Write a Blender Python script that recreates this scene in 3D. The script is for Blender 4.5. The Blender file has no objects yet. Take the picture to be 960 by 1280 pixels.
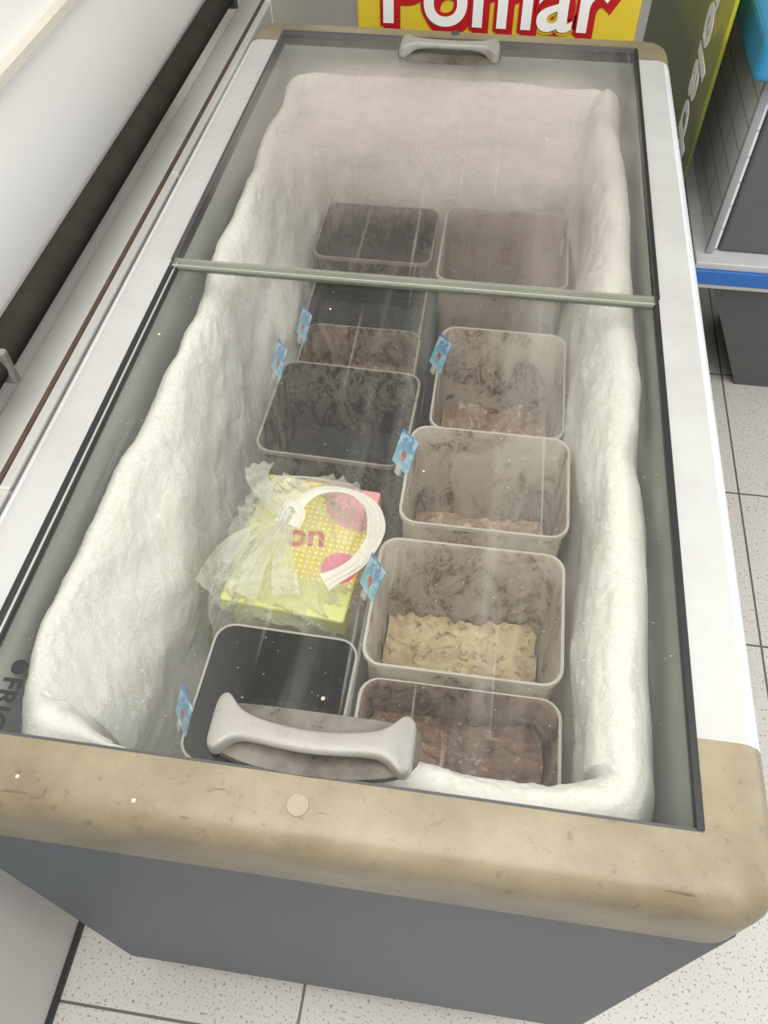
import bpy, bmesh, math, random
from mathutils import Vector, Matrix, noise, Euler
random.seed(4)
S=bpy.context.scene
try:
    S.view_settings.view_transform='Standard'
except Exception: pass
H=0.88; W=0.28; L=1.187
# ------------------------------------------------ helpers
def link(o,parent=None):
    bpy.context.collection.objects.link(o)
    if parent: o.parent=parent
    return o
def empty(name,loc=(0,0,0)):
    e=bpy.data.objects.new(name,None); e.location=loc; e.empty_display_size=.05
    return link(e)
def mesh_obj(name,verts,faces,mat=None,parent=None,smooth=False,loc=(0,0,0),mats=None,fm=None):
    me=bpy.data.meshes.new(name); me.from_pydata([tuple(v) for v in verts],[],faces); me.update()
    for m in (mats or ([mat] if mat else [])): me.materials.append(m)
    if fm:
        for p,i in zip(me.polygons,fm): p.material_index=i
    if smooth:
        for p in me.polygons: p.use_smooth=True
    o=bpy.data.objects.new(name,me); o.location=loc
    return link(o,parent)
def box(name,lo,hi,mat,parent=None,bev=0,seg=3,loc=(0,0,0),rot=None):
    bm=bmesh.new(); bmesh.ops.create_cube(bm,size=1)
    for v in bm.verts:
        v.co=Vector([lo[i]+(v.co[i]+.5)*(hi[i]-lo[i]) for i in range(3)])
    if bev: bmesh.ops.bevel(bm,geom=bm.edges[:],offset=bev,segments=seg,profile=.5,affect='EDGES')
    bmesh.ops.recalc_face_normals(bm,faces=bm.faces)
    me=bpy.data.meshes.new(name); bm.to_mesh(me); bm.free(); me.materials.append(mat)
    o=bpy.data.objects.new(name,me); o.location=loc
    if rot: o.rotation_euler=rot
    link(o,parent)
    return o
def tube(name,pts,r,mat,parent=None,cyc=False,flat=None):
    c=bpy.data.curves.new(name,'CURVE'); c.dimensions='3D'; c.bevel_depth=r; c.bevel_resolution=4
    s=c.splines.new('NURBS' if len(pts)>2 else 'POLY'); s.points.add(len(pts)-1)
    for p,q in zip(s.points,pts): p.co=(*q,1)
    if len(pts)>2: s.order_u=3; s.use_endpoint_u=True
    s.use_cyclic_u=cyc; c.use_fill_caps=True; c.materials.append(mat)
    return link(bpy.data.objects.new(name,c),parent)
def text(name,body,size,loc,rot,mat,parent=None,ext=.0006,shear=0,off=0,align='LEFT'):
    c=bpy.data.curves.new(name,'FONT'); c.body=body; c.size=size; c.extrude=ext; c.shear=shear; c.offset=off; c.align_x=align
    c.materials.append(mat)
    o=bpy.data.objects.new(name,c); o.location=loc
    if isinstance(rot,Matrix): o.matrix_world=Matrix.Translation(loc)@rot.to_4x4()
    else: o.rotation_euler=rot
    return link(o,parent)
# ------------------------------------------------ node helper
class NT:
    def __init__(s,name):
        s.m=bpy.data.materials.new(name); s.m.use_nodes=True; s.t=s.m.node_tree; s.t.nodes.clear()
        s.out=s.n('ShaderNodeOutputMaterial')
    def n(s,t,**k):
        x=s.t.nodes.new(t)
        for a,b in k.items(): setattr(x,a,b)
        return x
    def l(s,a,b): s.t.links.new(a,b)
    def co(s,kind='Object',scale=(1,1,1),loc=(0,0,0)):
        c=s.n('ShaderNodeTexCoord'); m=s.n('ShaderNodeMapping'); m.inputs['Scale'].default_value=scale; m.inputs['Location'].default_value=loc
        s.l(c.outputs[kind],m.inputs[0]); return m.outputs[0]
    def noise(s,v,scale,detail=4,rough=.55,dist=0):
        x=s.n('ShaderNodeTexNoise'); x.inputs['Scale'].default_value=scale; x.inputs['Detail'].default_value=detail
        x.inputs['Roughness'].default_value=rough; x.inputs['Distortion'].default_value=dist; s.l(v,x.inputs['Vector']); return x.outputs['Fac']
    def ramp(s,f,stops):
        x=s.n('ShaderNodeValToRGB'); e=x.color_ramp.elements
        while len(e)<len(stops): e.new(.5)
        for el,(p,c) in zip(e,stops): el.position=p; el.color=c if len(c)==4 else (*c,1)
        s.l(f,x.inputs[0]); return x.outputs[0]
    def mix(s,f,a,b):
        x=s.n('ShaderNodeMix',data_type='RGBA')
        for i,v in ((0,f),(6,a),(7,b)):
            if isinstance(v,(int,float)): x.inputs[i].default_value=v
            elif isinstance(v,tuple): x.inputs[i].default_value=(*v,1)[:4]
            else: s.l(v,x.inputs[i])
        return x.outputs[2]
    def math(s,op,a,b=None,clamp=False):
        x=s.n('ShaderNodeMath',operation=op); x.use_clamp=clamp
        for i,v in ((0,a),(1,b)):
            if v is None: continue
            if isinstance(v,(int,float)): x.inputs[i].default_value=v
            else: s.l(v,x.inputs[i])
        return x.outputs[0]
    def mr(s,f,a,b,c,d,smooth=True):
        x=s.n('ShaderNodeMapRange',interpolation_type='SMOOTHSTEP' if smooth else 'LINEAR'); s.l(f,x.inputs[0])
        for i,v in enumerate((a,b,c,d)): x.inputs[i+1].default_value=v
        return x.outputs[0]
    def bump(s,h,st,dist=.01):
        x=s.n('ShaderNodeBump'); x.inputs['Strength'].default_value=st; x.inputs['Distance'].default_value=dist; s.l(h,x.inputs['Height']); return x.outputs[0]
    def bsdf(s,col,rough=.5,metal=0,spec=.5,normal=None,sss=0,trans=0):
        x=s.n('ShaderNodeBsdfPrincipled')
        if isinstance(col,tuple): x.inputs['Base Color'].default_value=(*col,1)[:4]
        else: s.l(col,x.inputs['Base Color'])
        if isinstance(rough,(int,float)): x.inputs['Roughness'].default_value=rough
        else: s.l(rough,x.inputs['Roughness'])
        x.inputs['Metallic'].default_value=metal; x.inputs['Specular IOR Level'].default_value=spec
        if sss: x.inputs['Subsurface Weight'].default_value=sss; x.inputs['Subsurface Radius'].default_value=(.02,.02,.02); x.inputs['Subsurface Scale'].default_value=.4
        if normal is not None: s.l(normal,x.inputs['Normal'])
        return x.outputs[0]
    def mixs(s,f,a,b):
        x=s.n('ShaderNodeMixShader')
        if isinstance(f,(int,float)): x.inputs[0].default_value=f
        else: s.l(f,x.inputs[0])
        s.l(a,x.inputs[1]); s.l(b,x.inputs[2]); return x.outputs[0]
    def done(s,sh): s.l(sh,s.out.inputs[0]); return s.m
def plain(name,col,rough=.5,metal=0,var=.12,scale=12,bump=0,bscale=200,spec=.5):
    t=NT(name); v=t.co(); f=t.noise(v,scale)
    c=t.mix(f,tuple(x*(1-var) for x in col),tuple(min(1,x*(1+var)) for x in col))
    nm=t.bump(t.noise(v,bscale,2),bump,.002) if bump else None
    return t.done(t.bsdf(c,rough,metal,spec,nm))
# ------------------------------------------------ materials
def stained(name,col,stain,amt=.5,rough=.4,specks=1.0,s1=5,lo=.42):
    t=NT(name); v=t.co()
    f=t.ramp(t.noise(v,s1,7,.68),[(lo,(0,0,0)),(.72,(1,1,1))])
    g=t.ramp(t.noise(v,90,3,.7),[(.60,(0,0,0)),(.74,(1,1,1))])
    k=t.math('ADD',t.math('MULTIPLY',f,amt),t.math('MULTIPLY',g,amt*.5*specks),True)
    mp=t.co(scale=(9,90,9)); sc=t.ramp(t.noise(mp,1.5,3,.6),[(.69,(0,0,0)),(.73,(1,1,1))])
    k=t.math('ADD',k,t.math('MULTIPLY',sc,amt*.6),True)
    return t.done(t.bsdf(t.mix(k,col,stain),rough,0,.4,t.bump(t.noise(v,350,2),.06,.001)))
M_rail=stained('rail_grey_plastic',(.43,.43,.415),(.29,.27,.24),.4)
M_edge=stained('rail_white_edge',(.60,.61,.62),(.44,.43,.41),.4)
M_beige=stained('beige_plastic',(.265,.226,.145),(.105,.08,.048),.8,.38,1.0,7,.36)
M_body=plain('slate_painted_steel',(.046,.062,.080),.45,0,.25,4,.05,60)
M_liner=plain('liner_plastic',(.26,.285,.265),.5)
M_black=plain('black_rubber',(.012,.012,.012),.5)
M_dark=plain('dark_grey_plastic',(.05,.052,.055),.5)
M_alu=plain('brushed_aluminium',(.55,.56,.54),.35,.7)
M_handle=stained('handle_grey_plastic',(.29,.275,.25),(.15,.135,.115),.6,.3,1.2,12)
M_handleb=stained('handle_base_plastic',(.16,.145,.12),(.045,.036,.03),1.0,.4,1.2,16,.40)
M_white=plain('white_paper',(.8,.8,.78),.6)
M_red=plain('red_print',(.45,.01,.015),.45)
def m_seal(nm,a,b,k):
    t=NT(nm); v=t.co(); c=t.mix(t.noise(v,20,4),a,b)
    tp=t.n('ShaderNodeBsdfTransparent'); return t.done(t.mixs(k,t.bsdf(c,.2,0,.6),tp.outputs[0]))
M_seal=m_seal('glass_edge_green',(.20,.22,.17),(.34,.35,.29),.6)
def m_frost():
    t=NT('frost_ice'); v=t.co()
    n1=t.noise(v,16,4,.5); n2=t.noise(v,170,6,.8); n3=t.noise(v,420,3,.7)
    c=t.mix(n1,(.94,.93,.87),(.985,.98,.945))
    c=t.mix(t.ramp(n2,[(.38,(1,1,1)),(.50,(0,0,0))]),c,(.86,.85,.78))
    h=t.math('ADD',t.math('MULTIPLY',n1,.2),t.math('MULTIPLY',n2,1.0))
    h=t.math('ADD',h,t.math('MULTIPLY',n3,.5))
    return t.done(t.bsdf(c,.35,0,.5,t.bump(h,.75,.006),sss=.35))
M_frost=m_frost()
def m_glass(name,h0,h1,y0,y1,hazecol,fog=False):
    t=NT(name)
    tc=t.n('ShaderNodeTexCoord'); sx=t.n('ShaderNodeSeparateXYZ'); t.l(tc.outputs['Object'],sx.inputs[0])
    v=tc.outputs['Object']
    base=t.mr(sx.outputs[1],y0,y1,h0,h1)
    if fog:
        ax=t.math('ABSOLUTE',t.math('ADD',sx.outputs[0],.0)); 
        base=t.math('MULTIPLY',base,t.mr(ax,.15,.25,1,.25))
        base=t.math('MULTIPLY',base,t.mr(sx.outputs[1],1.02,1.12,1,.22))
    n=t.ramp(t.noise(v,6,5,.6),[(.30,(.5,.5,.5)),(.70,(1.2,1.2,1.2))])
    sp=t.ramp(t.noise(v,260,2,.5),[(.735,(0,0,0)),(.76,(1,1,1))])
    mp=t.n('ShaderNodeMapping'); mp.inputs['Scale'].default_value=(170,2.5,1); mp.inputs['Rotation'].default_value=(0,0,.10); t.l(v,mp.inputs[0])
    sc=t.ramp(t.noise(mp.outputs[0],1,2,.5),[(.67,(0,0,0)),(.72,(1,1,1))])
    mp2=t.n('ShaderNodeMapping'); mp2.inputs['Scale'].default_value=(14,1.2,1); mp2.inputs['Rotation'].default_value=(0,0,-.08); t.l(v,mp2.inputs[0])
    wipe=t.ramp(t.noise(mp2.outputs[0],1,4,.6),[(.5,(0,0,0)),(.75,(1,1,1))])
    hz=t.math('MULTIPLY',base,n)
    hz=t.math('ADD',hz,t.math('MULTIPLY',sp,.3)); hz=t.math('ADD',hz,t.math('MULTIPLY',wipe,.12)); hz=t.math('ADD',hz,t.math('MULTIPLY',sc,.09),True)
    tr=t.n('ShaderNodeBsdfTransparent'); tr.inputs[0].default_value=(.985,.985,.968,1)
    df=t.n('ShaderNodeBsdfDiffuse'); df.inputs[0].default_value=(*hazecol,1)
    tl=t.n('ShaderNodeBsdfTranslucent'); tl.inputs[0].default_value=(*hazecol,1)
    hs=t.mixs(.4,df.outputs[0],tl.outputs[0])
    a=t.mixs(hz,tr.outputs[0],hs)
    gl=t.n('ShaderNodeBsdfGlossy'); gl.inputs['Roughness'].default_value=.03
    lw=t.n('ShaderNodeLayerWeight'); lw.inputs[0].default_value=.5
    fr=t.math('ADD',t.math('MULTIPLY',t.math('POWER',lw.outputs['Facing'],5),.9),.028,True)
    return t.done(t.mixs(fr,a,gl.outputs[0]))
M_glassN=m_glass('clear_glass_dusty_sheen',.025,.03,0,.6,(.84,.83,.78))  # whitish haze colour stands in for reflections, beside real specks and scratches
M_glassF=m_glass('fogged_glass',.06,.60,.66,.95,(.74,.655,.615),True)
def m_tub(name,smear,amt,lo=.45,milky=(.78,.76,.72),tr=.35):
    t=NT(name); v=t.co(scale=(1,1,.55))
    oi=t.n('ShaderNodeObjectInfo'); ad=t.n('ShaderNodeVectorMath',operation='ADD'); t.l(v,ad.inputs[0]); t.l(oi.outputs['Location'],ad.inputs[1])
    sz=t.n('ShaderNodeSeparateXYZ'); t.l(v,sz.inputs[0])
    v=ad.outputs[0]
    f=t.ramp(t.noise(v,17,10,.74,.9),[(lo,(0,0,0)),(lo+.14,(1,1,1))])
    f2=t.ramp(t.noise(v,48,8,.78,1.2),[(.47,(0,0,0)),(.60,(1,1,1))])
    hgt=t.mr(sz.outputs[2],.03,.12,1.0,.5)
    f=t.math('MULTIPLY',t.math('MULTIPLY',t.math('ADD',f,.2,True),t.math('ADD',t.math('MULTIPLY',f2,.65),.35,True)),amt)
    f=t.math('MULTIPLY',f,hgt,True)
    c=t.mix(t.math('MULTIPLY',t.noise(v,9,3),.45),milky,tuple(x*.75 for x in milky))
    c=t.mix(f,c,smear)
    df=t.bsdf(c,.4,0,.4)
    tl=t.n('ShaderNodeBsdfTranslucent'); t.l(c,tl.inputs[0])
    tp=t.n('ShaderNodeBsdfTransparent')
    a=t.mixs(.4,df,tl.outputs[0])
    k=t.math('MULTIPLY',t.math('SUBTRACT',1,f,True),tr)
    return t.done(t.mixs(k,a,tp.outputs[0]))
def m_cont(name,a,b,c2,lo=.4,hi=.6):
    t=NT(name); v=t.co(); n=t.noise(v,22,8,.75,.6); n2=t.noise(v,90,5,.7)
    c=t.mix(t.ramp(n,[(lo,(0,0,0)),(hi,(1,1,1))]),a,b)
    c=t.mix(t.ramp(n2,[(.54,(0,0,0)),(.64,(1,1,1))]),c,c2)
    return t.done(t.bsdf(c,.6,0,.4,t.bump(t.math('ADD',n,t.math('MULTIPLY',n2,.4)),.8,.008)))
# ------------------------------------------------ ROOM
def m_floor():
    t=NT('speckled_tile'); v=t.co(loc=(.074,-1.06,0))
    b=t.n('ShaderNodeTexBrick',offset=0,squash=1); t.l(v,b.inputs['Vector'])
    b.inputs['Scale'].default_value=1; b.inputs['Brick Width'].default_value=.39; b.inputs['Row Height'].default_value=.39
    b.inputs['Mortar Size'].default_value=.0022; b.inputs['Mortar Smooth'].default_value=0
    n=t.ramp(t.noise(v,210,2,.5),[(.60,(1,1,1)),(.66,(0,0,0))])
    n3=t.noise(v,3,4)
    c=t.mix(n,(.28,.23,.18),t.mix(n3,(.52,.49,.455),(.60,.58,.54)))
    c=t.mix(b.outputs['Fac'],c,(.12,.11,.105))
    return t.done(t.bsdf(c,.3,0,.5))
mesh_obj('floor',[(-.6,-1.6,0),(2.2,-1.6,0),(2.2,3.0,0),(-.6,3.0,0)],[(0,1,2,3)],m_floor())
M_wall=plain('painted_wall',(.80,.785,.75),.7,0,.04,3,.15,90)
M_wall2=plain('painted_wall_lower',(.64,.625,.59),.6,0,.12,4,.1,60)
box('wall_left',(-.60,-1.6,0),(-.52,3.0,2.7),M_wall)
box('wall_back',(-.52,2.9,0),(2.2,3.0,2.7),plain('back_wall_paint',(.5,.49,.46),.7))
box('ceiling',(-.6,-1.6,2.7),(2.2,3.0,2.75),plain('ceiling_paint',(.75,.75,.73),.8))
led=empty('wall_ledge')
box('ledge_body',(-.52,-1.6,0.0),(-.455,2.9,.70),M_wall2,led,.004)
box('ledge_seam',(-.474,-1.6,.699),(-.468,2.9,.7035),plain('dirty_sealant',(.12,.085,.06),.8,0,.5,30),led)
box('baseboard_left',(-.455,-1.6,0),(-.447,2.9,.012),M_black)
for i,y in enumerate((.35,1.05,1.75)):
    box('ledge_joint_%d'%i,(-.466,y,.10),(-.4535,y+.004,.7015),M_wall,led)
box('trim_1',(-.52,-1.6,1.0),(-.505,2.9,1.012),plain('trim_paint',(.60,.56,.48),.6))
pipe=empty('water_pipe')
tube('pipe_run',[(-.4975,-1.6,.783),(-.4975,2.89,.783)],.0215,plain('grey_rubber_pipe',(.040,.035,.029),.85,0,.4,25,0,200,.08),pipe)
for i,y in enumerate((.470,1.56,2.3)):
    box('pipe_clamp_%d'%i,(-.521,y,.757),(-.472,y+.012,.808),M_dark if i else M_handle,pipe,.004)
# ------------------------------------------------ FREEZER
fz=empty('chest_freezer')
bx=.325; y0=-.046; y1=1.228; zb=.11; zt=H-.085
box('body_front',(-bx,y0,zb),(bx,y0+.02,zt),M_body,fz,.002)
box('body_back',(-bx,y1-.02,zb),(bx,y1,zt),M_body,fz,.002)
box('body_left',(-bx,y0+.02,zb),(-bx+.02,y1-.02,zt),M_body,fz)
box('body_right',(bx-.02,y0+.02,zb),(bx,y1-.02,zt),M_body,fz)
box('body_bottom',(-bx+.01,y0+.01,zb),(bx-.01,y1-.01,zb+.02),M_body,fz)
box('plinth',(-bx+.03,y0+.05,0.03),(bx-.03,y1-.04,zb),M_dark,fz)
for i,(x,y) in enumerate(((-.27,.04),(.27,.04),(-.27,1.15),(.27,1.15))):
    bm=bmesh.new(); bmesh.ops.create_cone(bm,cap_ends=True,segments=24,radius1=.028,radius2=.028,depth=.022,matrix=Matrix.Translation((x,y,.028))@Matrix.Rotation(math.pi/2,4,'Y'))
    me=bpy.data.meshes.new('caster_%d'%i); bm.to_mesh(me); bm.free(); me.materials.append(M_black); link(bpy.data.objects.new('caster_%d'%i,me),fz)
d=.40
li=[(-W,0,H-.004),(W,0,H-.004),(W,L,H-.004),(-W,L,H-.004),(-W,0,H-d),(W,0,H-d),(W,L,H-d),(-W,L,H-d)]
mesh_obj('liner',li,[(0,1,5,4),(1,2,6,5),(2,3,7,6),(3,0,4,7),(4,5,6,7)],M_liner,fz)
ow=.3336; oy0=-.054; oy1=1.235; rc=.035
def outer(o):
    X=ow-o; a=oy0+o; b=oy1-o; r=max(rc-o,.004); pts=[]
    def arc(cx,cy,s):
        for i in range(7):
            t=s+i*math.pi/12; pts.append((cx+r*math.cos(t),cy+r*math.sin(t)))
    ysplit=[.068,.3,.6,.9,1.155]
    arc(X-r,b-r,0)
    arc(-X+r,b-r,math.pi/2)
    for y in reversed(ysplit): pts.append((-X,y))
    arc(-X+r,a+r,math.pi)
    arc(X-r,a+r,1.5*math.pi)
    for y in ysplit: pts.append((X,y))
    return pts
def inner():
    return [(W,L)]*7+[(-W,L)]*7+[(-W,y) for y in (1.155,.9,.6,.3,.068)]+[(-W,0)]*7+[(W,0)]*7+[(W,y) for y in (.068,.3,.6,.9,1.155)]
rings=[]
rings.append([(x,y,H-.02) for x,y in inner()])
rings.append([(x,y,H) for x,y in inner()])
for o,z in ((.022,0),(.014,-.0015),(.007,-.006),(.002,-.014),(0,-.024),(0,-.082),(.003,-.088),(.010,-.088)):
    rings.append([(x,y,H+z) for x,y in outer(o)])
N=len(rings[0]); V=[p for r in rings for p in r]; F=[];fm=[]
for k in range(len(rings)-1):
    for i in range(N):
        j=(i+1)%N; q=(k*N+i,k*N+j,(k+1)*N+j,(k+1)*N+i)
        my=sum(V[a][1] for a in q)/4
        F.append(q); be=(my<.068 or my>1.155)
        fm.append(0 if be else (2 if k>=3 else 1))
fr=mesh_obj('top_frame',V,F,parent=fz,mats=[M_beige,M_rail,M_edge],fm=fm)
bm=bmesh.new(); bm.from_mesh(fr.data); bmesh.ops.remove_doubles(bm,verts=bm.verts,dist=1e-6); bmesh.ops.recalc_face_normals(bm,faces=bm.faces)
for f in bm.faces: f.smooth = True
bm.to_mesh(fr.data); bm.free()
fr.data.set_sharp_from_angle(angle=math.radians(35))
def disc(name,c,r,h,mat,parent):
    bm=bmesh.new(); bmesh.ops.create_cone(bm,cap_ends=True,segments=32,radius1=r,radius2=r*.92,depth=h,matrix=Matrix.Translation(c))
    me=bpy.data.meshes.new(name); bm.to_mesh(me); bm.free(); me.materials.append(mat); return link(bpy.data.objects.new(name,me),parent)
disc('screw_cap_front',(-.003,-.022,H+.0003),.0085,.0016,stained('cap_beige',(.29,.25,.17),(.20,.16,.11),.4),fz)
disc('screw_cap_back',(-.004,1.212,H+.0005),.007,.002,M_dark,fz)
# glass lids
YJ=.578
box('glass_lid_front',(-W+.001,.0,H-.009),(W-.001,YJ+.01,H-.004),M_glassN,fz)
box('glass_lid_back',(-W+.001,YJ-.012,H-.003),(W-.001,L-.001,H+.002),M_glassF,fz)
box('lid_joint_strip',(-W+.004,YJ-.009,H-.0033),(W-.004,YJ+.003,H+.0023),M_seal,fz)
M_ge=m_seal('glass_edge_dark',(.08,.10,.07),(.12,.14,.10),.3)
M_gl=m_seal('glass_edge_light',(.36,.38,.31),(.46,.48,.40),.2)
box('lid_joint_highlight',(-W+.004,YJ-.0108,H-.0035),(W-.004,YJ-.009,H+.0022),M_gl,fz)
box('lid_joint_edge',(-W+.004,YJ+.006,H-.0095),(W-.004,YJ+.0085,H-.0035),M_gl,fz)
box('lid_joint_line',(-W+.004,YJ-.0135,H-.0035),(W-.004,YJ-.0120,H-.0005),M_ge,fz)
box('gasket_left',(-W-.001,.0,H-.006),(-W+.005,YJ,H+.001),M_black,fz,.001)
box('track_left',(-W+.005,.0,H-.006),(-W+.0075,YJ,H-.0005),M_alu,fz)
box('gasket_left_inner',(-W+.0075,.0,H-.006),(-W+.010,YJ,H-.0005),M_black,fz)
box('gasket_right',(W-.005,.0,H-.006),(W+.001,YJ,H+.0015),M_black,fz,.001)
box('gasket_left_back',(-W-.001,YJ,H-.004),(-W+.002,L,H+.003),M_dark,fz,.001)
box('gasket_right_back',(W-.003,YJ,H-.004),(W+.002,L,H+.003),M_black,fz,.001)
box('gasket_back',(-W,L-.003,H-.004),(W,L+.001,H+.003),M_dark,fz,.001)
box('gasket_front',(-W,-.001,H-.006),(W,.001,H+.0005),M_dark,fz)
def handle(nm,cx,cy,z):
    k_=.82
    st=[(-.077,.000,.013,0,.014),(-.075,.000,.020,0,.020),(-.070,.000,.023,0,.024),(-.065,.000,.021,0,.026),(-.059,-.001,.014,.005,.027),(-.050,-.003,.0095,.013,.028),(-.03,-.007,.0085,.017,.029),(0,-.010,.0085,.018,.030)]
    st=[(a,b,c,d_*k_,e*k_) for a,b,c,d_,e in st]
    st=st+[(-a,b,c,d_,e) for a,b,c,d_,e in reversed(st[:-1])]
    V=[];F=[];K=12
    for x,yc,hw,zl,zh in st:
        r=min(.004,hw*.6,(zh-zl)*.45)
        for (sx,sz,a0) in ((1,1,0),(-1,1,math.pi/2),(-1,-1,math.pi),(1,-1,1.5*math.pi)):
            for i in range(3):
                t=a0+i*math.pi/4
                V.append((x,yc+sx*(hw-r)+r*math.cos(t),(zh-r if sz>0 else zl+r)+r*math.sin(t)))
    for k in range(len(st)-1):
        for i in range(K):
            j=(i+1)%K; F.append((k*K+i,(k+1)*K+i,(k+1)*K+j,k*K+j))
    F.append(tuple(range(K))); F.append(tuple(reversed(range((len(st)-1)*K,len(st)*K))))
    h=mesh_obj(nm+'_grip',V,F,M_handle,fz,True,loc=(cx,cy,z))
    m=h.modifiers.new('s','SUBSURF'); m.levels=1; m.render_levels=2
    V=[];n=24
    for i in range(n+1):
        u=-1+2*i/n; V.append((u*.080,-.008-.022*math.sqrt(max(0,1-u*u))**.9,0))
    for i in range(n+1):
        u=1-2*i/n; V.append((u*.080,.016+.005*math.sqrt(max(0,1-abs(u)**4)),0))
    n2=len(V); V2=V+[(x*.97,y*.97,.005) for x,y,_ in V]
    F=[tuple(range(n2,2*n2)),tuple(reversed(range(n2)))]+[(i,(i+1)%n2,n2+(i+1)%n2,n2+i) for i in range(n2)]
    mesh_obj(nm+'_base',V2,F,M_handleb,fz,False,loc=(cx,cy,z))
handle('handle_front',-.0020,.028,H-.004)
handle('handle_back',-.006,1.130,H+.002)
text('logo_text','FRICON',.022,(-.2540,.046,H-.0038),(0,0,-math.pi/2),M_black,fz,.0002,off=.0005)
disc('logo_mark',(-.2465,.055,H-.0036),.0065,.0006,M_black,fz)
V=[];F=[]
for (x,y,z,r) in ((-.001,.062,H-.0035,.0016),(.03,.03,H-.0035,.0014),(-.255,.45,H+.0005,.0014),(-.29,.10,H+.0005,.0015),(-.12,-.035,H,.0016),(-.21,-.03,H,.0014),(.05,.30,H-.0035,.0010),(-.08,.52,H-.0035,.0012),(.15,.9,H+.0025,.0012)):
    n=len(V); a=random.random()*3
    for k in range(5):
        t=a+k*1.256; V.append((x+r*math.cos(t)*(1+.3*random.random()),y+r*math.sin(t)*(1+.3*random.random()),z))
    V.append((x,y,z+r)); F+=[(n+k,n+(k+1)%5,n+5) for k in range(5)]
mesh_obj('crumbs',V,F,plain('crumb_wafer',(.75,.62,.48),.8),fz)
# ------------------------------------------------ frost lining
def sm(a,b,x):
    t=max(0,min(1,(x-a)/(b-a))); return t*t*(3-2*t)
P_left=[(.001,.15),(.008,.080),(.017,.052),(.030,.048),(.043,.070),(.057,.13),(.067,.20),(.075,.27),(.080,.33),(.083,.398)]
P_right=[(.001,.12),(.011,.060),(.021,.042),(.034,.038),(.048,.050),(.059,.085),(.064,.14),(.066,.21),(.065,.30),(.062,.398)]
P_far=[(.002,.13),(.012,.078),(.022,.055),(.034,.055),(.045,.075),(.053,.11),(.058,.17),(.062,.23),(.066,.30),(.07,.398)]
P_near=[(.003,.07),(.008,.055),(.020,.043),(.034,.044),(.044,.06),(.048,.09),(.048,.14),(.046,.21),(.044,.30),(.04,.398)]
def interp(P,s):
    x=s*(len(P)-1); i=min(int(x),len(P)-2); f=x-i
    p0=P[max(i-1,0)];p1=P[i];p2=P[i+1];p3=P[min(i+2,len(P)-1)]
    return [.5*(2*p1[k]+(p2[k]-p0[k])*f+(2*p0[k]-5*p1[k]+4*p2[k]-p3[k])*f*f+(3*p1[k]-p0[k]-3*p2[k]+p3[k])*f**3) for k in (0,1)]
NS=100
V=[];F=[]
def perim():
    out=[]
    R_=.06
    def seg(p,q,n):
        for i in range(n):
            f=i/n; out.append((p[0]+(q[0]-p[0])*f,p[1]+(q[1]-p[1])*f))
    x0,x1,ya,yb=-W+.0,W-.0,.0,L
    def cor(cx,cy,s):
        for i in range(26):
            t=s+i/26*math.pi/2; out.append((cx+R_*math.cos(t),cy+R_*math.sin(t)))
    seg((x1,ya+R_),(x1,yb-R_),340); cor(x1-R_,yb-R_,0)
    seg((x1-R_,yb),(x0+R_,yb),140); cor(x0+R_,yb-R_,math.pi/2)
    seg((x0,yb-R_),(x0,ya+R_),340); cor(x0+R_,ya+R_,math.pi)
    seg((x0+R_,ya),(x1-R_,ya),140); cor(x1-R_,ya+R_,1.5*math.pi)
    return out
PP=perim(); N=len(PP)
for i,(x,y) in enumerate(PP):
    dl=abs(x+W);dr=abs(x-W);dn=abs(y);df=abs(y-L)
    ws=[1/(q_+.012)**3 for q_ in (dl,dr,dn,df)]; sw=sum(ws); ws=[q_/sw for q_ in ws]
    p=PP[i-1]; q_=PP[(i+1)%N]; tx,ty=q_[0]-p[0],q_[1]-p[1]; tl=math.hypot(tx,ty); nx,ny=-ty/tl,tx/tl
    for k in range(NS+1):
        s=k/NS
        a=[interp(P,s) for P in (P_left,P_right,P_near,P_far)]
        a[2][0]*= .30+.70*sm(.0,.09,x) + .5*sm(-.17,-.24,x) if x>-.17 else .30+.7*sm(-.15,-.25,x)
        ins=sum(w_*b[0] for w_,b in zip(ws,a)); dz=sum(w_*b[1] for w_,b in zip(ws,a))
        P0=Vector((x+nx*ins,y+ny*ins,dz*1.0))
        e=min(1,s*6)*min(1,(1-s)*6+.3)
        fine=abs(noise.noise(P0*60))*.0026+abs(noise.noise(P0*120+Vector((3,3,3))))*.0018+noise.noise(P0*240)*.0006
        lump=noise.noise(P0*8)*.014+noise.noise(P0*22+Vector((5,1,2)))*.004+fine
        zz=noise.noise(Vector((x*12,y*12,3)))*.011*(1-s)+fine*max(0,1-s*2.2)
        g=ins+lump*e
        V.append((x+nx*max(g,.001),y+ny*max(g,.001),H-dz+zz))
for i in range(N):
    j=(i+1)%N
    for k in range(NS):
        F.append((i*(NS+1)+k,j*(NS+1)+k,j*(NS+1)+k+1,i*(NS+1)+k+1))
mesh_obj('frost_lining',V,F,M_frost,fz,True)
box('interior_rack',(-.20,.05,H-.3995),(.215,1.11,H-.396),M_dark,fz)
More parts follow.
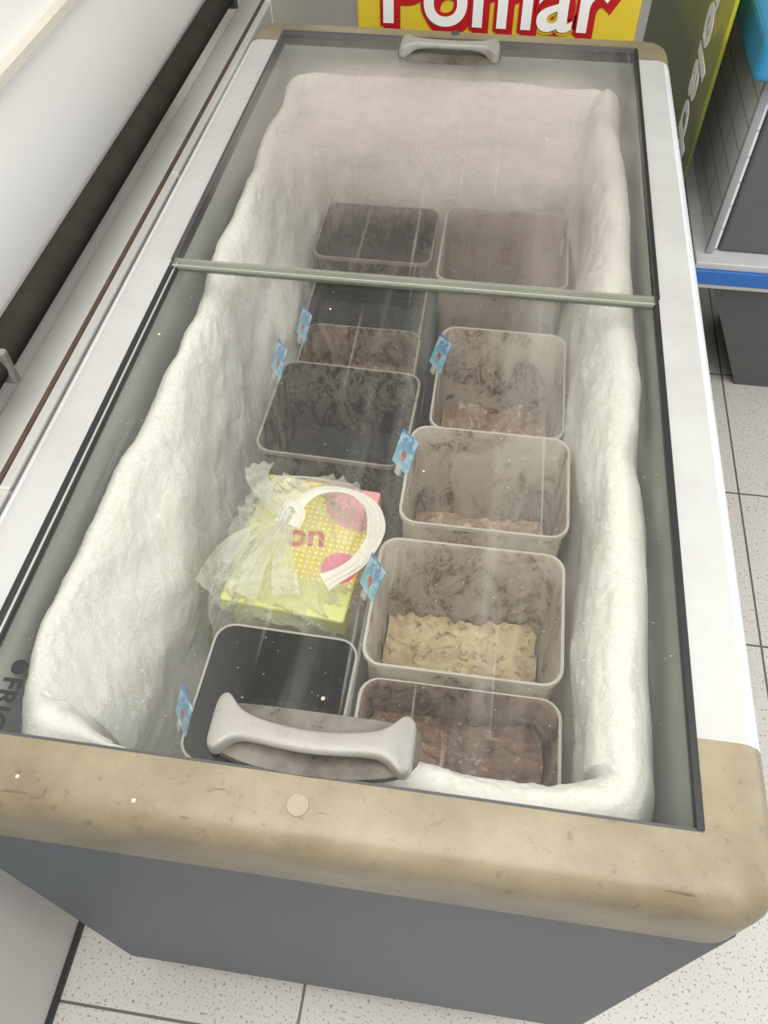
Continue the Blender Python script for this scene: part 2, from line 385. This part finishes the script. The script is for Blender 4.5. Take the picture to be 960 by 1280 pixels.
# ------------------------------------------------ TUBS
def rr(hx,hy,r,n=5):
    p=[]
    for cx,cy,s in ((hx-r,hy-r,0),(-hx+r,hy-r,1),(-hx+r,-hy+r,2),(hx-r,-hy+r,3)):
        for i in range(n+1):
            t=(s+i/n)*math.pi/2; p.append((cx+r*math.cos(t),cy+r*math.sin(t)))
    return p
ZF=H-.395
def tub(x0,x1,ya,yb,dz,matT,matC,clev,rot=0,lump=.006,rimmat=None):
    hx=(x1-x0)/2; hy=(yb-ya)/2; h=(H-dz)-ZF
    secs=[(.90,0,.02),(.905,.0,.02),(.955,h*.6,.02),(.965,h-.006,.02),(1.0,h-.006,.020),(1.0,h,.020),(.968,h,.018),(.955,h-.006,.018),(.935,h*.6,.016),(.88,.004,.016)]
    V=[];F=[];K=24
    for s,z,r in secs: V+=[(x,y,z) for x,y in rr(hx*s,hy*s,r)]
    for k in range(len(secs)-1):
        for i in range(K):
            j=(i+1)%K; F.append((k*K+i,k*K+j,(k+1)*K+j,(k+1)*K+i))
    F.append(tuple(reversed(range(K)))); F.append(tuple(range((len(secs)-1)*K,len(secs)*K)))
    mats=[matT,rimmat or matT]
    fmi=[]
    for k in range(len(secs)-1):
        fmi+= [1 if k in (3,4,5) else 0]*K
    fmi+=[0,0]
    o=mesh_obj('ice_cream_tub',V,F,None,None,True,loc=((x0+x1)/2,(ya+yb)/2,ZF+.0005),mats=mats,fm=fmi)
    o.rotation_euler=(0,0,rot); o.data.set_sharp_from_angle(angle=math.radians(50))
    n=40; V=[];F=[]; lev=clev
    f=.90+.045*min(1,lev/(h*.6))
    sd=random.random()*50
    for i in range(n+1):
        for j in range(n+1):
            u=-1+2*i/n; v=-1+2*j/n
            e=max(abs(u),abs(v))**8
            edge=noise.noise(Vector((u*4+sd,v*4,9)))*.5+.6+noise.noise(Vector((u*12+sd,v*12,9)))*.4
            V.append((u*hx*(f-.028),v*hy*(f-.028),lev+noise.noise(Vector((u*2+sd,v*2,1)))*lump*2.6+noise.noise(Vector((u*6+sd,v*6,4)))*lump*1.4+e*lump*2.5*max(edge,0)))
    for i in range(n):
        for j in range(n):
            a=i*(n+1)+j; F.append((a,a+n+1,a+n+2,a+1))
    mesh_obj('ice_cream',V,F,matC,o,True)
    return o
RIM=m_tub('tub_rim_plastic',(.6,.55,.5),.2,.5,(.60,.59,.56),.2)
RIMD=m_tub('tub_rim_dirty',(.10,.07,.06),1.2,.45,(.50,.45,.40),.2)
RIMB=m_tub('tub_rim_brownish',(.38,.29,.22),.6,.50,(.74,.71,.66),.25)
T_a=m_tub('tub_smeared_brown',(.32,.22,.17),1.4,.48,(.64,.57,.52),.2)
T_b=m_tub('tub_smeared_light',(.22,.13,.08),1.9,.46,(.86,.80,.72),.2)
T_d=m_tub('tub_smeared_dark',(.020,.014,.014),2.8,.38,(.40,.34,.29),.1)
T_x=m_tub('tub_very_dark',(.012,.012,.014),3,.15,(.05,.045,.045),.0)
T_s=m_tub('tub_heavy_smear',(.13,.07,.048),2.4,.42,(.58,.47,.38),.1)
C_pink=m_cont('ice_cream_strawberry',(.44,.335,.245),(.25,.16,.105),(.60,.51,.42))
C_yel=m_cont('ice_cream_vanilla',(.60,.50,.30),(.44,.34,.21),(.26,.17,.11),.38,.64)
C_brn=m_cont('ice_cream_chocolate',(.22,.135,.095),(.11,.065,.048),(.36,.28,.24))
C_blk=m_cont('ice_cream_acai',(.014,.012,.015),(.022,.018,.022),(.04,.037,.04))
tub(.010,.212,.845,1.045,.20,T_a,C_brn,.02,rimmat=RIMB)
tub(.036,.205,.505,.700,.165,T_b,C_pink,.078,rimmat=RIMB)
tub(.022,.204,.320,.462,.115,T_b,C_pink,.115,rimmat=RIMB)
tub(.008,.202,.155,.306,.125,T_b,C_yel,.110,lump=.009,rimmat=RIMB)
tub(.010,.204,.050,.152,.145,T_s,C_brn,.17,rimmat=RIMB)
tub(-.195,-.002,.90,1.055,.215,T_d,C_blk,.09,rimmat=RIMD)
tub(-.185,-.002,.745,.885,.24,T_x,C_blk,.10,rimmat=RIMD)
tub(-.165,.004,.600,.728,.205,T_s,C_brn,.11,.0,rimmat=RIMD)
tub(-.165,.018,.425,.585,.15,T_d,C_blk,.12,-.03,rimmat=RIMD)
tub(-.145,.002,.045,.190,.145,T_x,C_blk,.08,-.02,rimmat=RIM)
# ------------------------------------------------ price tags
def m_tag():
    t=NT('tag_print'); tc=t.n('ShaderNodeTexCoord'); v=tc.outputs['Object']
    sx=t.n('ShaderNodeSeparateXYZ'); t.l(v,sx.inputs[0])
    g=t.math('MULTIPLY',sx.outputs[2],24,True)
    c=t.mix(g,(.20,.46,.60),(.015,.15,.38))
    n=t.ramp(t.noise(v,60,3),[(.52,(0,0,0)),(.58,(1,1,1))])
    c=t.mix(t.math('MULTIPLY',n,.55),c,(.55,.70,.78))
    return t.done(t.bsdf(c,.35))
M_tag=m_tag()
M_cone=plain('cone_print',(.40,.16,.09),.5)
M_scoop=plain('scoop_print',(.35,.06,.06),.5)
def tag(x,y,z,yaw,tilt=-.35,s=1.0):
    o=box('price_tag',(-.014*s,-.0006,-.003),(.014*s,.0006,.042*s),M_tag,None,loc=(x,y,z+.003),rot=(tilt,0,yaw))
    mesh_obj('cone_icon',[(-.0035,-.001,.014),(.0035,-.001,.014),(0.001,-.001,.004)],[(0,2,1)],M_cone,o)
    bm=bmesh.new(); bmesh.ops.create_circle(bm,cap_ends=True,segments=16,radius=.004,matrix=Matrix.Translation((0,-.001,.0165))@Matrix.Rotation(math.pi/2,4,'X'))
    me=bpy.data.meshes.new('scoop_icon'); bm.to_mesh(me); bm.free(); me.materials.append(M_scoop); link(bpy.data.objects.new('scoop_icon',me),o)
    box('tag_clip',(-.004,-.002,-.012),(.004,.002,.0),M_rail,o)
tag(-.168,.695,H-.205,-.95)
tag(-.168,.560,H-.150,-.95)
tag(.034,.615,H-.165,-.95)
tag(.016,.395,H-.115,-.8)
tag(.003,.235,H-.125,-.95)
tag(-.150,.080,H-.145,-.95)
# ------------------------------------------------ plastic bag with carton
bag=empty('plastic_shopping_bag')
def m_carton():
    t=NT('carton_print'); tc=t.n('ShaderNodeTexCoord'); v=tc.outputs['Object']
    sx=t.n('ShaderNodeSeparateXYZ'); t.l(v,sx.inputs[0]); X=sx.outputs[0]; Y=sx.outputs[1]
    base=t.mix(t.noise(v,6),(.46,.48,.12),(.60,.60,.27))
    fx=t.math('SUBTRACT',t.math('FRACT',t.math('MULTIPLY',X,150)),.5); fy=t.math('SUBTRACT',t.math('FRACT',t.math('MULTIPLY',Y,150)),.5)
    dd=t.math('ADD',t.math('MULTIPLY',fx,fx),t.math('MULTIPLY',fy,fy))
    dot=t.math('LESS_THAN',dd,.05)
    reg=t.math('MULTIPLY',t.math('GREATER_THAN',t.math('ADD',X,t.math('MULTIPLY',Y,.15)),-.018),t.math('GREATER_THAN',Y,-.045))
    yel=t.mix(dot,(.68,.54,.03),(.82,.82,.66))
    c=t.mix(reg,base,yel)
    def circ(cx,cy,r):
        a=t.math('SUBTRACT',X,cx); b=t.math('SUBTRACT',Y,cy)
        return t.math('LESS_THAN',t.math('ADD',t.math('MULTIPLY',a,a),t.math('MULTIPLY',b,b)),r*r)
    c=t.mix(circ(.047,-.024,.020),c,(.66,.10,.22))
    c=t.mix(circ(.050,.070,.042),c,(.70,.30,.32))
    c=t.mix(circ(-.035,.07,.02),c,(.8,.78,.5))
    return t.done(t.bsdf(c,.4))
MC=m_carton()
box('carton_top',(-.068,-.088,-.03),(.068,.088,0),MC,bag,.003,loc=(-.080,.306,H-.155),rot=(.0,.0,-.08))
box('carton_lower',(-.064,-.078,-.20),(.064,.078,-.032),MC,bag,.003,loc=(-.080,.304,H-.155),rot=(0,0,-.05))
text('carton_text','on',.042,(-.100,.300,H-.1545),(0,0,.1),M_red,bag,.0003,off=.001)
def m_bag(name,lo,hi,base,edge=.5,a0=.40,a1=.68):
    t=NT(name); v=t.co()
    n=t.noise(v,18,6,.65,1.5)
    lw=t.n('ShaderNodeLayerWeight'); lw.inputs[0].default_value=.35
    k=t.math('ADD',t.math('MULTIPLY',lw.outputs['Facing'],edge),t.ramp(n,[(a0,(lo,lo,lo)),(a1,(hi,hi,hi))]),True)
    df=t.bsdf(base,.25,0,.7,t.bump(n,.5,.012)); tl=t.n('ShaderNodeBsdfTranslucent'); tl.inputs[0].default_value=(.85,.85,.80,1)
    a=t.mixs(.4,df,tl.outputs[0]); tp=t.n('ShaderNodeBsdfTransparent')
    return t.done(t.mixs(k,tp.outputs[0],a))
MB=m_bag('thin_white_plastic',.09,.40,(.82,.82,.76),.5)
MBH=m_bag('folded_white_plastic',.85,1.0,(.90,.89,.84),.3)
MBG=m_bag('gathered_white_plastic',.2,.6,(.84,.83,.78),.5)
bm=bmesh.new(); bmesh.ops.create_uvsphere(bm,u_segments=180,v_segments=90,radius=1)
for v in bm.verts:
    p=v.co.copy(); th=math.atan2(p.y,p.x)
    def sq(a,e): return math.copysign(abs(a)**e,a)
    x=sq(p.x,.55)*.083; y=sq(p.y,.55)*.103; z=sq(p.z,.6)*.112
    up=max(0,p.z)
    wv=abs(math.sin(th*9+noise.noise(p*1.6)*6)); wv2=abs(math.sin(th*17+noise.noise(p*3)*5))
    fold=(1-wv)**2*.9+(1-wv2)**2*.5-.35
    amp=.004+.010*sm(.2,1,up)
    rr_=1+fold*amp/.08
    x*=rr_; y*=rr_; z+=fold*.007*sm(.1,.7,up)*(1-sm(.96,1,up))
    crease=noise.noise(Vector((x*25,y*25,z*25)))*.005+abs(noise.noise(Vector((x*50,y*50,z*40))))*.004
    nrm=Vector((x,y,z)).normalized()
    z+= .022*sm(.93,1.0,up)
    q_=Vector((x,y,z))+nrm*crease
    if p.x<0: q_.x-= .014*sm(.3,-.4,p.y)*(1-abs(p.z))
    v.co=q_
me=bpy.data.meshes.new('bag_shell'); bm.to_mesh(me); bm.free(); me.materials.append(MB)
for p in me.polygons: p.use_smooth=True
sh=bpy.data.objects.new('bag_shell',me); sh.location=(-.088,.306,H-.245); link(sh,bag)
def ribbon(name,pts,w,mat,parent,tw=0,n=60,w1=None,rough=.35):
    P=[Vector(p) for p in pts]; V=[];F=[];C=10
    w1=w if w1 is None else w1
    def cr(t):
        i=min(int(t),len(P)-2); f=t-i; a=P[max(i-1,0)];b=P[i];c=P[i+1];d_=P[min(i+2,len(P)-1)]
        return .5*((2*b)+(c-a)*f+(2*a-5*b+4*c-d_)*f*f+(3*b-a-3*c+d_)*f**3)
    for k in range(n+1):
        t=k/n*(len(P)-1); p=cr(t); q_=cr(min(t+.02,len(P)-1)); 
        if (q_-p).length<1e-6: q_=p+(p-cr(t-.02))
        T=(q_-p).normalized(); B=T.cross(Vector((0,0,1))).normalized(); U=B.cross(T)
        ang=tw*k/n+noise.noise(p*14)*rough*2
        for c in range(C+1):
            s=(c/C-.5); ww=(w+(w1-w)*k/n)*(1+rough*noise.noise(p*35))
            o=B*math.cos(ang)*s*ww+U*(math.sin(ang)*s*ww+math.sin(c*1.9+k*.03)*.0022*min(1,ww/.015)+(.25-s*s)*ww*.5)
            V.append(p+o)
    for k in range(n):
        for c in range(C):
            a=k*(C+1)+c; F.append((a,a+1,a+C+2,a+C+1))
    return mesh_obj(name,V,F,mat,parent,True)
zt_=H-.110
kn=(-.092,.308)
ribbon('bag_handle_loop',[(kn[0],kn[1],zt_),(-.070,.338,zt_+.006),(-.032,.340,zt_+.010),(-.004,.320,zt_+.012),(.004,.286,zt_+.012),(-.010,.254,zt_+.006),(-.040,.232,zt_-.002)],.017,MBH,bag,.5,110,None,.45)
ribbon('bag_handle_tail',[(kn[0],kn[1],zt_),(-.118,.322,zt_+.006),(-.112,.350,zt_+.008),(-.07,.358,zt_+.004),(-.03,.352,zt_+.002)],.013,MBG,bag,1.0,60,None,.5)
ribbon('bag_knot',[(-.100,.300,zt_-.004),(-.092,.318,zt_+.008),(-.080,.310,zt_+.006),(-.084,.296,zt_-.002)],.014,MBH,bag,.6,40)
ribbon('bag_gather_1',[(kn[0],kn[1],zt_),(-.12,.290,zt_-.010),(-.150,.268,zt_-.03),(-.172,.240,zt_-.06)],.012,MBG,bag,.2,60,.045,.2)
ribbon('bag_gather_2',[(kn[0],kn[1],zt_),(-.090,.265,zt_-.010),(-.080,.225,zt_-.024)],.010,MBG,bag,.2,50,.03,.2)
ribbon('bag_gather_3',[(kn[0],kn[1],zt_+.004),(-.135,.35,zt_-.006),(-.150,.395,zt_-.03)],.012,MBG,bag,.2,50,.035,.2)
ribbon('bag_gather_4',[(kn[0],kn[1],zt_),(-.112,.265,zt_-.010),(-.126,.220,zt_-.026)],.010,MBG,bag,.2,50,.032,.2)
# ------------------------------------------------ BACKGROUND OBJECTS
def m_yel():
    t=NT('yellow_print'); v=t.co(); return t.done(t.bsdf(t.mix(t.noise(v,3),(.62,.44,.02),(.70,.54,.05)),.4))
ps=empty('advertising_poster')
box('poster_panel',(-.20,1.42,0),(.305,1.45,.955),m_yel(),ps,.004)
def ptext(b,x,z,s):
    text('poster_text_outline',b,s,(x,1.4185,z),(math.pi/2,0,0),M_red,ps,.0006,off=.008)
    text('poster_text_shadow',b,s,(x+.006,1.4190,z-.010),(math.pi/2,0,0),M_red,ps,.0004,off=.008)
    text('poster_text',b,s,(x,1.4170,z),(math.pi/2,0,0),M_white,ps,.0006,off=.002)
ptext('Pomar',-.160,.808,.155)
bn=empty('frozen_food_banner')
def m_banner():
    t=NT('green_yellow_print'); tc=t.n('ShaderNodeTexCoord'); sx=t.n('ShaderNodeSeparateXYZ'); t.l(tc.outputs['Object'],sx.inputs[0])
    a=t.math('ADD',t.math('MULTIPLY',sx.outputs[2],1.0),t.math('MULTIPLY',t.noise(tc.outputs['Object'],5),.3))
    c=t.ramp(a,[(.0,(.03,.04,.015)),(.80,(.07,.10,.012)),(.97,(.22,.23,.015)),(1.0,(.40,.38,.02))])
    return t.done(t.bsdf(c,.4))
box('banner_panel',(.445,1.36,0),(.452,2.3,1.15),m_banner(),bn,.001)
BR=Matrix(((0,0,-1),(0,-1,0),(-1,0,0)))
text('banner_text','Congelados',.150,(.4435,1.58,1.16),BR@Matrix.Rotation(.12,3,'Z'),M_white,bn,.0008,off=.003,shear=.2)
du=empty('display_cabinet')
def m_grid():
    t=NT('white_wire_panel'); v=t.co()
    b=t.n('ShaderNodeTexBrick',offset=0,squash=1)
    sw=t.n('ShaderNodeSeparateXYZ'); t.l(v,sw.inputs[0]); cb=t.n('ShaderNodeCombineXYZ'); t.l(sw.outputs[1],cb.inputs[0]); t.l(sw.outputs[2],cb.inputs[1])
    t.l(cb.outputs[0],b.inputs['Vector'])
    b.inputs['Scale'].default_value=1; b.inputs['Brick Width'].default_value=.12; b.inputs['Row Height'].default_value=.05; b.inputs['Mortar Size'].default_value=.003
    c=t.mix(b.outputs['Fac'],t.mix(t.noise(v,12),(.75,.76,.77),(.92,.92,.92)),(.55,.55,.55))
    return t.done(t.bsdf(c,.4))
M_blue=plain('blue_plastic',(.02,.13,.42),.4)
ctz=.820
box('cabinet_side_panel',(.525,1.315,.452),(.545,2.0,ctz),m_grid(),du,.004)
box('cabinet_body',(.546,1.31,.452),(1.0,2.0,ctz),plain('cabinet_grey',(.10,.10,.105),.5),du,.006)
box('cabinet_edge',(.520,1.300,.452),(.535,1.312,ctz),plain('grey_trim',(.3,.3,.31),.4),du,.003)
box('cabinet_lid',(.485,1.255,ctz-.012),(1.0,2.02,ctz+.06),plain('cyan_lid',(.03,.22,.40),.4),du,.012)
box('shelf_top',(.50,1.27,.435),(1.0,2.0,.451),plain('shelf_white',(.5,.5,.5),.4),du,.003)
box('shelf_blue_edge',(.498,1.262,.405),(1.0,1.27,.437),M_blue,du,.002)
box('shelf_white_edge',(.497,1.264,.395),(1.0,1.272,.405),M_alu,du,.002)
V=[(.55,1.29,.395),(1.0,1.29,.395),(1.0,1.42,0),(.735,1.42,0),(.55,1.70,.395),(1.0,1.70,.395),(1.0,1.70,0),(.735,1.70,0)]
mesh_obj('cabinet_pedestal',V,[(0,3,2,1),(4,5,6,7),(0,4,7,3),(1,2,6,5),(0,1,5,4),(3,7,6,2)],plain('pedestal_grey',(.10,.10,.10),.5),du)
# ------------------------------------------------ LIGHTS
def area(name,loc,sz,pw,col=(1,1,1),rot=(0,0,0)):
    l=bpy.data.lights.new(name,'AREA'); l.shape='RECTANGLE'; l.size=sz[0]; l.size_y=sz[1]; l.energy=pw; l.color=col
    o=bpy.data.objects.new(name,l); o.location=loc; o.rotation_euler=rot; return link(o)
area('ceiling_light',(.25,-.4,2.66),(1.6,1.7),58,(1,.99,.965))
area('wall_fill_light',(2.1,.5,1.7),(2.2,1.6),28,(.97,.985,1),(0,math.radians(75),0))  # added fill from the right to brighten the left wall, no known window
w=bpy.data.worlds.new('world'); S.world=w; w.use_nodes=True
w.node_tree.nodes['Background'].inputs[0].default_value=(.99,.99,1,1); w.node_tree.nodes['Background'].inputs[1].default_value=.57
# ------------------------------------------------ CAMERA
px,py_,pz,pit,yaw,rol,f=0.09067,-0.19525,1.47084,0.92472,-0.15839,-0.01845,1026.19
cp,sp=math.cos(pit),math.sin(pit)
fwd=Vector((math.sin(yaw)*cp,math.cos(yaw)*cp,-sp)); rt=Vector((math.cos(yaw),-math.sin(yaw),0)); up=rt.cross(fwd)
r2=rt*math.cos(rol)+up*math.sin(rol); u2=up*math.cos(rol)-rt*math.sin(rol)
mt=Matrix((( r2.x,u2.x,-fwd.x,px),(r2.y,u2.y,-fwd.y,py_),(r2.z,u2.z,-fwd.z,pz),(0,0,0,1)))
cam=bpy.data.cameras.new('camera'); cam.sensor_fit='HORIZONTAL'; cam.sensor_width=36; cam.lens=f/960*36; cam.clip_start=.02
co=bpy.data.objects.new('camera',cam); co.matrix_world=mt; link(co); S.camera=co
